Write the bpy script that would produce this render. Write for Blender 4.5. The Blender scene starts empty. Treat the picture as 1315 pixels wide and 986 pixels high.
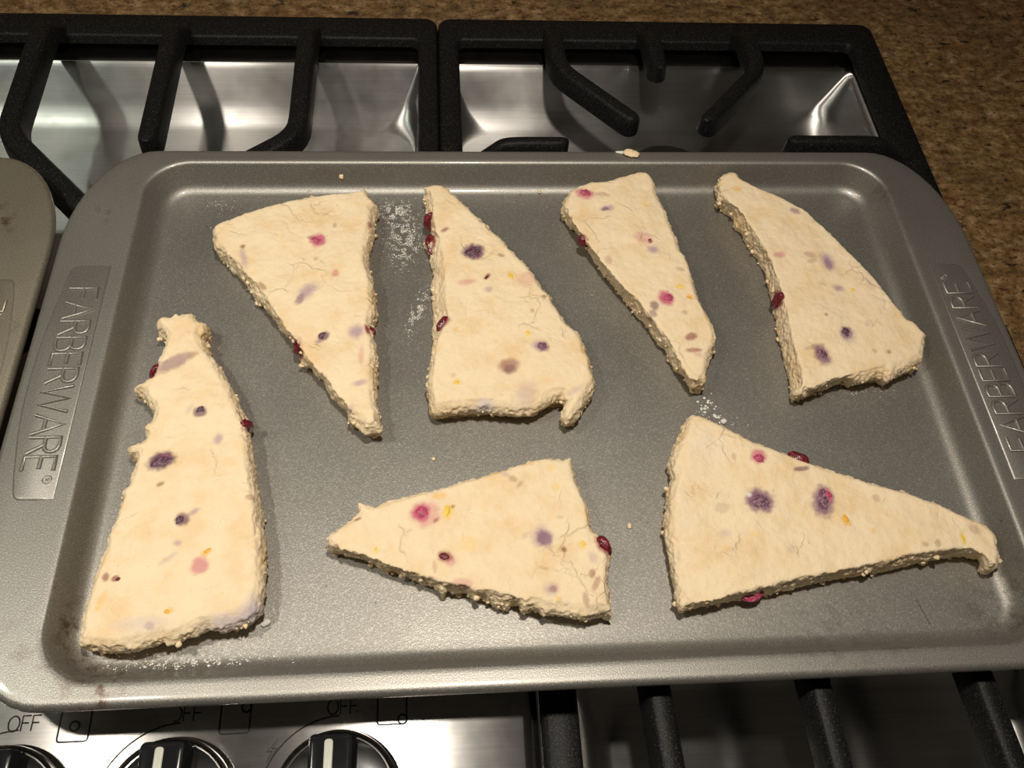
import bpy, bmesh, math, random
import numpy as np
from mathutils import Vector, Matrix, noise
from mathutils.geometry import tessellate_polygon

scene = bpy.context.scene
COL = scene.collection
random.seed(7)

# ------------------------------------------------------------------ camera, light, exposure
# metres; x along the cooktop, y away from the cook, z = 0 on the granite counter
cam_data = bpy.data.cameras.new('camera')
cam_data.sensor_fit = 'HORIZONTAL'
cam_data.sensor_width = 36.0
cam_data.lens = 36.0 * 1137.0 / 1315.0
cam_data.clip_start = 0.01
cam = bpy.data.objects.new('camera', cam_data)
COL.objects.link(cam)
right = Vector((0.99691298, -0.05595975, 0.05507288))
down = Vector((-0.0176908, -0.84349536, -0.53684505))
fwd = Vector((0.07649543, 0.53421352, -0.84188144))
M3 = Matrix((right, -down, -fwd)).transposed()
cam.matrix_world = Matrix.Translation((-0.04547306, -0.22305057, 0.38832565)) @ M3.to_4x4()
scene.camera = cam

world = bpy.data.worlds.new('dim_kitchen')
world.use_nodes = True
world.node_tree.nodes['Background'].inputs[0].default_value = (1.0, 0.86, 0.7, 1)
world.node_tree.nodes['Background'].inputs[1].default_value = 0.030
scene.world = world

def hood_lamp(name, x, y, z, watts, radius, cone, colour=(1.0, 0.91, 0.79)):
    ld = bpy.data.lights.new(name, 'SPOT')
    ld.energy = watts
    ld.color = colour
    ld.shadow_soft_size = radius
    ld.spot_size = math.radians(cone)
    ld.spot_blend = 1.0
    o = bpy.data.objects.new(name, ld)
    o.location = (x, y, z)
    COL.objects.link(o)
    return o
hood_lamp('hood_lamp', -0.012, -0.090, 0.670, 12.5, 0.020, 130)
hood_lamp('hood_lamp', -0.365, -0.090, 0.670, 6.4, 0.020, 130)
hood_lamp('hood_lamp', -0.600, -0.040, 0.690, 3.6, 0.025, 130, (0.93, 1.0, 0.86))

scene.view_settings.view_transform = 'Standard'
scene.view_settings.look = 'None'
scene.view_settings.exposure = 0.0
scene.view_settings.gamma = 1.0
scene.view_settings.use_curve_mapping = False

# ------------------------------------------------------------------ object helpers
def tag(o, label=None, cat=None, group=None, kind=None):
    if label: o['label'] = label
    if cat: o['category'] = cat
    if group: o['group'] = group
    if kind: o['kind'] = kind
    return o

def empty(name, loc=(0, 0, 0), rz=0.0):
    o = bpy.data.objects.new(name, None)
    o.empty_display_size = 0.02
    o.location = loc
    o.rotation_euler = (0, 0, rz)
    COL.objects.link(o)
    return o

def mesh_obj(name, me, mat=None, parent=None, loc=(0, 0, 0)):
    o = bpy.data.objects.new(name, me)
    if mat is not None and not me.materials:
        me.materials.append(mat)
    o.location = loc
    COL.objects.link(o)
    if parent is not None:
        o.parent = parent
    return o

def obj(name, bm, mat=None, parent=None, loc=(0, 0, 0), smooth=40):
    bmesh.ops.remove_doubles(bm, verts=bm.verts, dist=1e-6)
    bmesh.ops.recalc_face_normals(bm, faces=bm.faces)
    me = bpy.data.meshes.new(name)
    bm.to_mesh(me)
    bm.free()
    finish(me, smooth)
    return mesh_obj(name, me, mat, parent, loc)

def finish(me, smooth=40):
    n = len(me.polygons)
    if smooth:
        me.polygons.foreach_set('use_smooth', [True] * n)
        if smooth < 180:
            me.set_sharp_from_angle(angle=math.radians(smooth))
    me.update()

def add_box(bm, x0, x1, y0, y1, z0, z1, chamfer=0.0):
    if chamfer <= 0:
        loops = [(0, z0), (0, z1)]
    else:
        loops = [(0, z0), (0, z1 - chamfer), (chamfer, z1)]
    rings = [[(x0 + i, y0 + i, z), (x1 - i, y0 + i, z), (x1 - i, y1 - i, z), (x0 + i, y1 - i, z)] for i, z in loops]
    loft(bm, rings, True, True)

def loft(bm, rings, cap0=False, cap1=False, closed=True):
    vs = [[bm.verts.new(p) for p in r] for r in rings]
    n = len(vs[0])
    for a, b in zip(vs[:-1], vs[1:]):
        for i in range(n if closed else n - 1):
            j = (i + 1) % n
            bm.faces.new((a[i], a[j], b[j], b[i]))
    if cap0: bm.faces.new(vs[0])
    if cap1: bm.faces.new(list(reversed(vs[-1])))
    return vs

def rr(x0, x1, y0, y1, r, z, n=8, ry=None, m=6):
    """rounded rectangle ring with elliptical corners, same count for every call with same n, m"""
    if ry is None: ry = r
    pts = []
    corners = [(x1 - r, y1 - ry, 0), (x0 + r, y1 - ry, 90), (x0 + r, y0 + ry, 180), (x1 - r, y0 + ry, 270)]
    for k, (cx, cy, a0) in enumerate(corners):
        for i in range(n + 1):
            a = math.radians(a0 + 90.0 * i / n)
            pts.append((cx + r * math.cos(a), cy + ry * math.sin(a), z))
        nx = corners[(k + 1) % 4]
        a = math.radians(a0 + 90)
        p = pts[-1]
        b = math.radians(nx[2])
        q = (nx[0] + r * math.cos(b), nx[1] + ry * math.sin(b), z)
        for i in range(1, m):
            t = i / m
            pts.append((p[0] + (q[0] - p[0]) * t, p[1] + (q[1] - p[1]) * t, z))
    return pts

def fillet_path(path, rad, n=5):
    out = [Vector(path[0])]
    for a, b, c in zip(path[:-2], path[1:-1], path[2:]):
        a, b, c = Vector(a), Vector(b), Vector(c)
        r1 = min(rad, (a - b).length * 0.45, (c - b).length * 0.45)
        p = b + (a - b).normalized() * r1
        q = b + (c - b).normalized() * r1
        for i in range(n + 1):
            t = i / n
            out.append(p * (1 - t) ** 2 + b * 2 * t * (1 - t) + q * t * t)
    out.append(Vector(path[-1]))
    return out

def add_bar(bm, path, wt, wb, h, rad=0.012, round_end=True, c=0.0018):
    """cast bar: trapezoid section with softened top edges swept along a path, rounded free tip"""
    P = fillet_path(path, rad)
    rings = []
    def ring(p, side, s=1.0, drop=0.0):
        c = min(0.0018, wt / 2 * s * 0.8)
        prof = [(-wb / 2 * s, -h), (-wt / 2 * s - 0.0004, -c * 1.4), (-(wt / 2) * s + c * 0.45, -c * 0.4), (-(wt / 2 - c) * s, 0),
                ((wt / 2 - c) * s, 0), ((wt / 2) * s - c * 0.45, -c * 0.4), (wt / 2 * s + 0.0004, -c * 1.4), (wb / 2 * s, -h)]
        return [p + side * u + Vector((0, 0, z - (drop if z > -h else 0))) for u, z in prof]
    n = len(P)
    for i, p in enumerate(P):
        d = (P[min(i + 1, n - 1)] - P[max(i - 1, 0)])
        d.z = 0
        d.normalize()
        side = Vector((d.y, -d.x, 0))
        rings.append(ring(p, side))
    if round_end:
        r = wb / 2
        p = P[-1]
        last = rings.pop()
        base = p - d * r
        for a in (0, 25, 45, 62, 76, 86):
            a = math.radians(a)
            rings.append(ring(base + d * r * math.sin(a), side, math.cos(a), 0.0022 * (1 - math.cos(a)) ** 2))
    loft(bm, rings, True, True)

def tube(name, strokes, rad, mat, parent, cyclic=(), flat=0.6, loc=(0, 0, 0), res=2, caps=True):
    cu = bpy.data.curves.new(name, 'CURVE')
    cu.dimensions = '3D'
    cu.bevel_depth = rad
    cu.bevel_resolution = res
    cu.use_fill_caps = caps
    for k, st in enumerate(strokes):
        sp = cu.splines.new('POLY')
        sp.points.add(len(st) - 1)
        for q, pt in zip(sp.points, st):
            q.co = (pt[0], pt[1], (pt[2] if len(pt) > 2 else 0.0), 1)
        sp.use_cyclic_u = k in cyclic
    tmp = bpy.data.objects.new('tmp', cu)
    COL.objects.link(tmp)
    dg = bpy.context.evaluated_depsgraph_get()
    me = bpy.data.meshes.new_from_object(tmp.evaluated_get(dg))
    me.name = name
    bpy.data.objects.remove(tmp)
    bpy.data.curves.remove(cu)
    me.transform(Matrix.Diagonal((1, 1, flat, 1)))
    finish(me, 60)
    me.materials.clear()
    return mesh_obj(name, me, mat, parent, loc)

# ------------------------------------------------------------------ material helpers
def new_mat(name):
    m = bpy.data.materials.new(name)
    m.use_nodes = True
    nt = m.node_tree
    return m, nt, nt.nodes['Principled BSDF']

def node(nt, kind, **kw):
    n = nt.nodes.new(kind)
    for k, v in kw.items():
        if k.startswith('i_'):
            n.inputs[k[2:].replace('_', ' ')].default_value = v
        else:
            setattr(n, k, v)
    return n

def noise_tex(nt, vec, scale, detail=3.0, rough=0.55):
    n = node(nt, 'ShaderNodeTexNoise', i_Scale=scale, i_Detail=detail, i_Roughness=rough)
    if vec is not None: nt.links.new(vec, n.inputs['Vector'])
    return n.outputs['Fac']

def ramp(nt, fac, stops):
    r = nt.nodes.new('ShaderNodeValToRGB')
    e = r.color_ramp.elements
    while len(e) < len(stops): e.new(0.5)
    for el, (p, c) in zip(e, stops):
        el.position = p
        el.color = (c[0], c[1], c[2], 1) if not isinstance(c, float) else (c, c, c, 1)
    nt.links.new(fac, r.inputs[0])
    return r.outputs[0]

def mix(nt, fac, a, b, mode='MIX'):
    n = nt.nodes.new('ShaderNodeMix')
    n.data_type = 'RGBA'
    n.blend_type = mode
    for sock, v in ((n.inputs[0], fac), (n.inputs[6], a), (n.inputs[7], b)):
        if isinstance(v, (float, int)): sock.default_value = v
        elif isinstance(v, tuple): sock.default_value = (v[0], v[1], v[2], 1)
        else: nt.links.new(v, sock)
    return n.outputs[2]

def math_n(nt, op, a, b=None):
    n = nt.nodes.new('ShaderNodeMath')
    n.operation = op
    for s, v in zip(n.inputs, (a, b)):
        if v is None: continue
        if isinstance(v, (float, int)): s.default_value = v
        else: nt.links.new(v, s)
    return n.outputs[0]

def bump(nt, height, strength, dist):
    b = node(nt, 'ShaderNodeBump', i_Strength=strength, i_Distance=dist)
    nt.links.new(height, b.inputs['Height'])
    return b.outputs[0]

def obj_coord(nt):
    return nt.nodes.new('ShaderNodeTexCoord').outputs['Object']

def scaled(nt, vec, s):
    m = nt.nodes.new('ShaderNodeMapping')
    m.inputs['Scale'].default_value = s
    nt.links.new(vec, m.inputs['Vector'])
    return m.outputs[0]

def spot_mask(nt, vec, centre, radius):
    d = nt.nodes.new('ShaderNodeVectorMath')
    d.operation = 'DISTANCE'
    nt.links.new(vec, d.inputs[0])
    d.inputs[1].default_value = centre
    mr = nt.nodes.new('ShaderNodeMapRange')
    nt.links.new(d.outputs['Value'], mr.inputs['Value'])
    mr.inputs['From Min'].default_value = radius
    mr.inputs['From Max'].default_value = 0.0
    return mr.outputs[0]

# nonstick pan coating: grey with fine metallic flake, baked-on brown marks
def pan_material(name, base, stain_spots, stain_amount):
    m, nt, b = new_mat(name)
    v = obj_coord(nt)
    flake = noise_tex(nt, v, 1900, 1.0, 0.5)
    big = noise_tex(nt, v, 14, 3.0)
    c = ramp(nt, flake, [(0.36, tuple(x * 0.84 for x in base)), (0.56, base), (0.72, tuple(min(1, x * 1.5) for x in base))])
    c = mix(nt, math_n(nt, 'MULTIPLY', big, 0.18), c, tuple(x * 0.8 for x in base))
    blot = ramp(nt, noise_tex(nt, v, 160, 4.0, 0.65), [(0.50, 0.0), (0.66, 1.0)])
    tot = None
    for cen, rad, amt in stain_spots:
        k = math_n(nt, 'MULTIPLY', spot_mask(nt, v, cen, rad), amt)
        tot = k if tot is None else math_n(nt, 'MAXIMUM', tot, k)
    fine = ramp(nt, noise_tex(nt, v, 260, 2.0, 0.6), [(0.74, 0.0), (0.78, 1.0)])
    s1 = math_n(nt, 'MULTIPLY', blot, tot)
    c = mix(nt, s1, c, (0.085, 0.034, 0.012))
    c = mix(nt, math_n(nt, 'MULTIPLY', fine, stain_amount), c, (0.03, 0.014, 0.007))
    nt.links.new(c, b.inputs['Base Color'])
    b.inputs['Metallic'].default_value = 0.72
    b.inputs['Coat Weight'].default_value = 0.30
    b.inputs['Coat Roughness'].default_value = 0.10
    rgh = ramp(nt, big, [(0.3, 0.42), (0.7, 0.52)])
    nt.links.new(rgh, b.inputs['Roughness'])
    nt.links.new(bump(nt, flake, 0.22, 0.0003), b.inputs['Normal'])
    return m

PAN = pan_material('pan_coating', (0.300, 0.288, 0.260),
                   [((-0.176, -0.122, 0.036), 0.034, 0.9), ((-0.190, -0.110, 0.040), 0.016, 0.9), ((-0.172, -0.139, 0.05), 0.016, 1.0),
                    ((0.192, -0.118, 0.038), 0.03, 0.6), ((-0.214, 0.098, 0.05), 0.012, 0.5), ((-0.205, -0.12, 0.05), 0.02, 0.35),
                    ((0.11, -0.128, 0.045), 0.04, 0.35), ((0.196, 0.112, 0.047), 0.012, 0.45)], 0.55)
PAN2 = pan_material('stained_pan_coating', (0.330, 0.295, 0.225),
                    [((0.205, 0.098, 0.05), 0.014, 1.0), ((0.219, 0.035, 0.05), 0.012, 0.9), ((0.2, -0.02, 0.05), 0.03, 0.5)], 1.0)

def steel_material(name, base, rough, aniso):
    m, nt, b = new_mat(name)
    v = obj_coord(nt)
    streak = noise_tex(nt, scaled(nt, v, (14, 900, 900)), 1.0, 3.0, 0.6)
    smear = noise_tex(nt, v, 38, 3.0, 0.6)
    c = ramp(nt, streak, [(0.3, tuple(x * 0.86 for x in base)), (0.7, base)])
    c = mix(nt, ramp(nt, smear, [(0.45, 0.0), (0.8, 0.25)]), c, tuple(x * 0.75 for x in base))
    nt.links.new(c, b.inputs['Base Color'])
    b.inputs['Metallic'].default_value = 1.0
    rg = ramp(nt, smear, [(0.3, rough * 0.9), (0.75, rough * 1.2)])
    nt.links.new(rg, b.inputs['Roughness'])
    b.inputs['Anisotropic'].default_value = aniso
    t = nt.nodes.new('ShaderNodeCombineXYZ')
    t.inputs[1].default_value = 1.0      # brushed along x, so highlights smear across it
    nt.links.new(t.outputs[0], b.inputs['Tangent'])
    nt.links.new(bump(nt, streak, 0.05, 0.0002), b.inputs['Normal'])
    return m
STEEL = steel_material('brushed_steel', (0.62, 0.61, 0.59), 0.345, 0.955)
FLANGE_STEEL = steel_material('flange_steel', (0.50, 0.48, 0.45), 0.20, 0.3)
PANEL_STEEL = steel_material('panel_steel', (0.52, 0.51, 0.495), 0.26, 0.92)

def iron_material():
    m, nt, b = new_mat('cast_iron')
    v = obj_coord(nt)
    g = noise_tex(nt, v, 1300, 2.0, 0.6)
    c = ramp(nt, g, [(0.40, (0.005, 0.005, 0.005)), (0.62, (0.013, 0.0125, 0.012)), (0.78, (0.10, 0.095, 0.09))])
    nt.links.new(c, b.inputs['Base Color'])
    b.inputs['Roughness'].default_value = 0.46
    b.inputs['Specular IOR Level'].default_value = 0.16
    nt.links.new(bump(nt, g, 0.5, 0.0004), b.inputs['Normal'])
    return m
IRON = iron_material()

def granite_material():
    m, nt, b = new_mat('granite')
    v = obj_coord(nt)
    wob = noise_tex(nt, v, 16, 5.0, 0.6)
    mid = noise_tex(nt, scaled(nt, v, (1.0, 1.25, 1)), 105, 6.0, 0.72)
    fine = noise_tex(nt, scaled(nt, v, (0.9, 1.2, 1)), 330, 4.0, 0.65)
    rust = noise_tex(nt, v, 44, 5.0, 0.65)
    dark = noise_tex(nt, scaled(nt, v, (0.8, 1.25, 1)), 100, 5.0, 0.62)
    c = ramp(nt, mid, [(0.32, (0.045, 0.025, 0.011)), (0.46, (0.17, 0.098, 0.040)), (0.56, (0.27, 0.165, 0.074)), (0.68, (0.42, 0.30, 0.17))])
    c = mix(nt, ramp(nt, rust, [(0.52, 0.0), (0.72, 0.65)]), c, (0.16, 0.060, 0.018))
    c = mix(nt, ramp(nt, wob, [(0.45, 0.0), (0.72, 0.55)]), c, (0.075, 0.048, 0.022))
    c = mix(nt, ramp(nt, fine, [(0.55, 0.0), (0.63, 0.8)]), c, (0.035, 0.021, 0.010))
    c = mix(nt, ramp(nt, dark, [(0.60, 0.0), (0.67, 0.95)]), c, (0.012, 0.012, 0.010))
    nt.links.new(c, b.inputs['Base Color'])
    b.inputs['Roughness'].default_value = 0.28
    b.inputs['Specular IOR Level'].default_value = 0.4
    return m
GRANITE = granite_material()

def simple(name, col, rough=0.5, metal=0.0, spec=0.5):
    m, nt, b = new_mat(name)
    v = obj_coord(nt)
    n = noise_tex(nt, v, 300, 2.0)
    c = ramp(nt, n, [(0.3, tuple(x * 0.9 for x in col)), (0.7, tuple(min(1, x * 1.05) for x in col))])
    nt.links.new(c, b.inputs['Base Color'])
    b.inputs['Roughness'].default_value = rough
    b.inputs['Metallic'].default_value = metal
    b.inputs['Specular IOR Level'].default_value = spec
    return m
INK = simple('black_print', (0.012, 0.011, 0.010), 0.6, 0, 0.2)
CHROME = simple('polished_chrome', (0.62, 0.60, 0.57), 0.12, 1.0)
DARKCHROME = simple('smoked_chrome', (0.16, 0.16, 0.165), 0.16, 1.0)
GRIPBLACK = simple('black_gloss_plastic', (0.012, 0.012, 0.013), 0.14)
WHITE_PLASTIC = simple('pale_indicator', (0.55, 0.56, 0.48), 0.35)
ENAMEL = simple('black_enamel', (0.012, 0.012, 0.012), 0.4)
FLOUR = simple('flour', (0.80, 0.77, 0.71), 0.95, 0, 0.1)
HAIR = simple('dark_fibre', (0.015, 0.012, 0.010), 0.5)
TILE = simple('backsplash_stone', (0.20, 0.13, 0.075), 0.4)

DOUGH_BASE = (0.86, 0.695, 0.468)
def dough_material():
    m, nt, b = new_mat('scone_dough')
    v = obj_coord(nt)
    a = nt.nodes.new('ShaderNodeVertexColor')
    a.layer_name = 'stain'
    big = noise_tex(nt, v, 60, 4.0, 0.6)
    fine = noise_tex(nt, v, 900, 3.0, 0.65)
    c = ramp(nt, big, [(0.3, tuple(x * k for x, k in zip(DOUGH_BASE, (0.94, 0.86, 0.72)))), (0.52, DOUGH_BASE), (0.75, (0.88, 0.735, 0.49))])
    grit = ramp(nt, noise_tex(nt, v, 330, 3.0, 0.7), [(0.69, 0.0), (0.76, 0.5)])
    c = mix(nt, grit, c, (0.50, 0.33, 0.17))
    c = mix(nt, a.outputs['Alpha'], c, a.outputs['Color'])
    nt.links.new(c, b.inputs['Base Color'])
    b.inputs['Roughness'].default_value = 0.72
    b.inputs['Specular IOR Level'].default_value = 0.25
    b.inputs['Subsurface Weight'].default_value = 0.12
    b.inputs['Subsurface Radius'].default_value = (0.6, 0.4, 0.2)
    b.inputs['Subsurface Scale'].default_value = 0.002
    h = math_n(nt, 'ADD', math_n(nt, 'MULTIPLY', noise_tex(nt, v, 240, 4.0, 0.6), 1.0), math_n(nt, 'MULTIPLY', fine, 0.35))
    warp = node(nt, 'ShaderNodeTexNoise', i_Scale=70.0, i_Detail=4.0)
    nt.links.new(v, warp.inputs['Vector'])
    wv = nt.nodes.new('ShaderNodeVectorMath')
    wv.operation = 'MULTIPLY_ADD'
    nt.links.new(warp.outputs['Color'], wv.inputs[0])
    wv.inputs[1].default_value = (0.016, 0.016, 0.016)
    nt.links.new(v, wv.inputs[2])
    vor = node(nt, 'ShaderNodeTexVoronoi', feature='DISTANCE_TO_EDGE', i_Scale=42.0)
    nt.links.new(wv.outputs[0], vor.inputs['Vector'])
    crack = ramp(nt, vor.outputs['Distance'], [(0.0, 0.0), (0.030, 1.0)])
    gate = ramp(nt, noise_tex(nt, v, 36, 3.0), [(0.55, 0.0), (0.64, 1.0)])
    inv = math_n(nt, 'MULTIPLY', math_n(nt, 'SUBTRACT', 1.0, crack), gate)
    h = math_n(nt, 'SUBTRACT', h, math_n(nt, 'MULTIPLY', inv, 0.8))
    nt.links.new(bump(nt, h, 0.6, 0.0012), b.inputs['Normal'])
    return m
DOUGH = dough_material()

def berry_material(name, dark, light, dust, rough=0.3):
    m, nt, b = new_mat(name)
    v = nt.nodes.new('ShaderNodeTexCoord').outputs['Generated']
    n1 = noise_tex(nt, v, 5, 4.0, 0.6)
    c = ramp(nt, n1, [(0.35, dark), (0.68, light)])
    c = mix(nt, ramp(nt, noise_tex(nt, v, 9, 4.0, 0.7), [(0.5, 0.0), (0.68, dust)]), c, (0.62, 0.46, 0.42))
    nt.links.new(c, b.inputs['Base Color'])
    b.inputs['Roughness'].default_value = rough
    nt.links.new(bump(nt, n1, 0.6, 0.0006), b.inputs['Normal'])
    return m
BERRY = {
    'r': berry_material('wet_cranberry', (0.045, 0.004, 0.008), (0.24, 0.012, 0.025), 0.15, 0.2),
    'm': berry_material('floured_cranberry', (0.30, 0.02, 0.07), (0.56, 0.05, 0.15), 0.5, 0.6),
    'p': berry_material('floured_purple_berry', (0.08, 0.026, 0.06), (0.22, 0.09, 0.15), 0.55, 0.7),
    'd': berry_material('dark_purple_berry', (0.04, 0.011, 0.03), (0.13, 0.045, 0.09), 0.35, 0.6),
    'o': simple('orange_zest', (0.86, 0.44, 0.06), 0.6),
    'y': simple('yellow_zest', (0.88, 0.60, 0.10), 0.6),
}
STAIN_RGB = {'p': (0.23, 0.11, 0.18), 'm': (0.56, 0.12, 0.20), 'r': (0.26, 0.05, 0.05), 'l': (0.43, 0.30, 0.35), 'y': (0.86, 0.60, 0.13),
             'o': (0.84, 0.50, 0.13), 'b': (0.36, 0.21, 0.10), 'd': (0.12, 0.045, 0.09), 'f': (0.54, 0.49, 0.54), 'w': (0.84, 0.78, 0.68)}

# ------------------------------------------------------------------ counter and wall behind
bm = bmesh.new()
HX0, HX1, HY0, HY1 = -0.384, 0.246, -0.262, 0.292
X0, X1, Y0, Y1 = -1.0, 1.3, -0.33, 0.45
xs = [X0, HX0, HX1, X1]
ys = [Y0, HY0, HY1, Y1]
g = {}
for k, z in enumerate((-0.03, 0.0)):
    for i, x in enumerate(xs):
        for j, y in enumerate(ys):
            g[i, j, k] = bm.verts.new((x, y, z))
for i in range(3):
    for j in range(3):
        if i == 1 and j == 1: continue
        for k in (0, 1):
            bm.faces.new((g[i, j, k], g[i + 1, j, k], g[i + 1, j + 1, k], g[i, j + 1, k]))
def side_faces(seq):
    for a, b_ in zip(seq, seq[1:] + seq[:1]):
        bm.faces.new((g[a + (0,)], g[b_ + (0,)], g[b_ + (1,)], g[a + (1,)]))
side_faces([(0, 0), (1, 0), (2, 0), (3, 0), (3, 1), (3, 2), (3, 3), (2, 3), (1, 3), (0, 3), (0, 2), (0, 1)])
side_faces([(1, 1), (2, 1), (2, 2), (1, 2)])
counter = obj('granite_countertop', bm, GRANITE, smooth=0)
tag(counter, 'speckled brown and tan granite countertop around the gas cooktop', 'countertop')
bm = bmesh.new()
add_box(bm, -1.0, 1.3, 0.45, 0.47, 0.0, 1.1)
tag(obj('wall_back', bm, TILE, smooth=0), kind='structure')

# ------------------------------------------------------------------ gas cooktop
cooktop = tag(empty('gas_cooktop', (-0.06, 0.02, 0.0)), 'brushed stainless steel gas cooktop set into the granite, with front knobs', 'cooktop')
OFF = (0.06, -0.02, 0.0)     # parts are modelled in counter coordinates

def bay(name, x0, x1, y0, y1, run_l, run_r, run_f, run_b, floor_z):
    bm = bmesh.new()
    rings = []
    # softened top edge, steep wall, wide concave foot, flat floor
    prof = [(-0.004, 0.0040, 6), (0.0, 0.0038, 5), (0.05, 0.0028, 5), (0.10, 0.0005, 5)]
    top = 0.0040
    D = top - floor_z
    for i in range(1, 6):
        t = i / 6
        prof.append((0.10 + 0.34 * t, top - 0.0035 - (D * 0.60) * t, 5 + 7 * t))
    for i in range(0, 9):
        a = i / 8
        u = 0.44 + 0.56 * a
        zz = floor_z + (D * 0.40 - 0.0035) * (1 - a) ** 2.0
        prof.append((u, zz, 12 + 12 * a))
    for u, z, r in prof:
        if u < 0:
            rings.append(rr(x0 + u, x1 - u, y0 + u, y1 - u, r * 0.001, z, 8))
        else:
            rings.append(rr(x0 + run_l * u, x1 - run_r * u, y0 + run_f * u, y1 - run_b * u, r * 0.001, z, 8))
    cx, cy = (x0 + x1) / 2, (y0 + y1) / 2
    rings.append([(cx + (p[0] - cx) * 0.5, cy + (p[1] - cy) * 0.5, floor_z) for p in rings[-1]])
    loft(bm, rings, False, True)
    return obj(name, bm, STEEL, cooktop, OFF, 50)
bay('spill_tray', -0.368, -0.0545, -0.096, 0.274, 0.030, 0.008, 0.03, 0.026, -0.032)
bay('spill_tray', -0.0420, 0.240, -0.072, 0.272, 0.009, 0.034, 0.03, 0.026, -0.032)
bay('spill_tray', -0.0075, 0.240, -0.252, -0.100, 0.034, 0.034, 0.026, 0.03, -0.032)
bm = bmesh.new()
for q in [(-0.392, 0.252, 0.274, 0.302), (0.240, 0.252, -0.270, 0.276), (-0.0545, -0.0420, -0.100, 0.276), (-0.392, -0.368, -0.270, 0.276),
          (-0.037, 0.242, -0.101, -0.071), (-0.37, 0.242, -0.270, -0.251), (-0.37, -0.05, -0.252, -0.095), (-0.052, -0.0075, -0.252, -0.099)]:
    add_box(bm, *q, 0.0002, 0.0040, 0.0)
flange = obj('flange', bm, FLANGE_STEEL, cooktop, OFF, 0)
# raised control panel with a rolled right-hand edge
bm = bmesh.new()
PZ = 0.016
rings = []
for i, (dx, z) in enumerate([(0.0085, 0.0042), (0.0078, 0.0085), (0.0062, 0.0120), (0.0040, 0.0145), (0.0018, 0.0157), (0.0, PZ)]):
    rings.append(rr(-0.36 - dx, -0.0165 + dx, -0.255 - dx, -0.106 + dx, 0.006 + dx, z, 6))
loft(bm, rings, False, True)
panel = obj('control_panel', bm, PANEL_STEEL, cooktop, OFF, 50)
# printed marks on the panel
def offset_pts(pts, ox, oy, s): return [(ox + x * s, oy + y * s, 0) for x, y in pts]
LET = {
    'F': (0.52, [[(0, 0), (0, 1), (.52, 1)], [(0, .53), (.45, .53)]]),
    'A': (0.74, [[(0, 0), (.37, 1), (.74, 0)], [(.13, .36), (.61, .36)]]),
    'R': (0.60, [[(0, 0), (0, 1), (.30, 1), (.44, .96), (.52, .87), (.54, .76), (.52, .65), (.44, .56), (.30, .52), (0, .52)], [(.28, .52), (.60, 0)]]),
    'B': (0.56, [[(0, 0), (0, 1), (.28, 1), (.42, .96), (.49, .87), (.50, .77), (.47, .65), (.40, .57), (.28, .54), (0, .54)],
                 [(.28, .54), (.44, .50), (.54, .40), (.56, .27), (.53, .13), (.44, .04), (.30, 0), (0, 0)]]),
    'E': (0.52, [[(.52, 0), (0, 0), (0, 1), (.52, 1)], [(0, .53), (.45, .53)]]),
    'W': (1.02, [[(0, 1), (.26, 0), (.51, .97), (.76, 0), (1.02, 1)]]),
    'O': (0.72, [[(.36 + .36 * math.cos(a), .5 + .5 * math.sin(a)) for a in [i * math.pi / 10 for i in range(21)]]]),
}
def word_strokes(text, gap, height, slant=0.0):
    x = 0
    out = []
    for ch in text:
        w, st = LET[ch]
        for s in st:
            out.append([((x + p[0] + slant * p[1]) * height, p[1] * height) for p in s])
        x += w + gap
    return out, (x - gap) * height

def printed(name, strokes, ox, oy, r=0.00033, cyc=()):
    return tube(name, [[(ox + p[0], oy + p[1], 0) for p in s] for s in strokes], r, INK, cooktop, cyc, 0.15, (OFF[0], OFF[1], PZ + 0.00006), 1)
off_s, off_w = word_strokes('OFF', 0.15, 0.0058, 0.0)
for cx, cy in ((-0.2110, -0.1395), (-0.1495, -0.1385), (-0.0882, -0.1385)):
    strokes = off_s if abs(cx + 0.1495) > 0.01 else [off_s[0][14:] + off_s[0][:7]] + off_s[1:]     # the middle O is half worn away
    printed('off_marking', strokes, cx - off_w / 2, cy - 0.0030, 0.00029)
def rrect2(h, r, n=5):
    return [(p[0], p[1]) for p in rr(-h, h, -h, h, r, 0, n, None, 1)]
def circ(cx, cy, r, n=20):
    return [(cx + r * math.cos(2 * math.pi * i / n), cy + r * math.sin(2 * math.pi * i / n)) for i in range(n)]
for (cx, cy), (dx, dy) in (((-0.1917, -0.1414), (0, 0)), ((-0.1302, -0.1412), (0.0040, 0.0040)), ((-0.0686, -0.1405), (0.0042, -0.0040))):
    printed('burner_marking', [rrect2(0.0058, 0.0012), circ(dx, dy, 0.0018)], cx, cy, 0.00033, (0, 1))
KNOBS = [(-0.2115, -0.1725), (-0.1500, -0.1725), (-0.0885, -0.1725)]
for cx, cy in KNOBS:
    arc = [(0.0305 * math.cos(math.radians(a)), 0.0305 * math.sin(math.radians(a))) for a in range(92, 170, 4)]
    printed('dial_arc', [arc], cx, cy, 0.0003)
    bolt = [(0.0022, 0.0042), (-0.0018, -0.0004), (0.0002, -0.0002), (-0.0016, -0.0044), (0.0020, 0.0008), (0.0003, 0.0007)]
    printed('spark_marking', [bolt], cx - 0.0265, cy + 0.0185, 0.0003, (0,))

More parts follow.
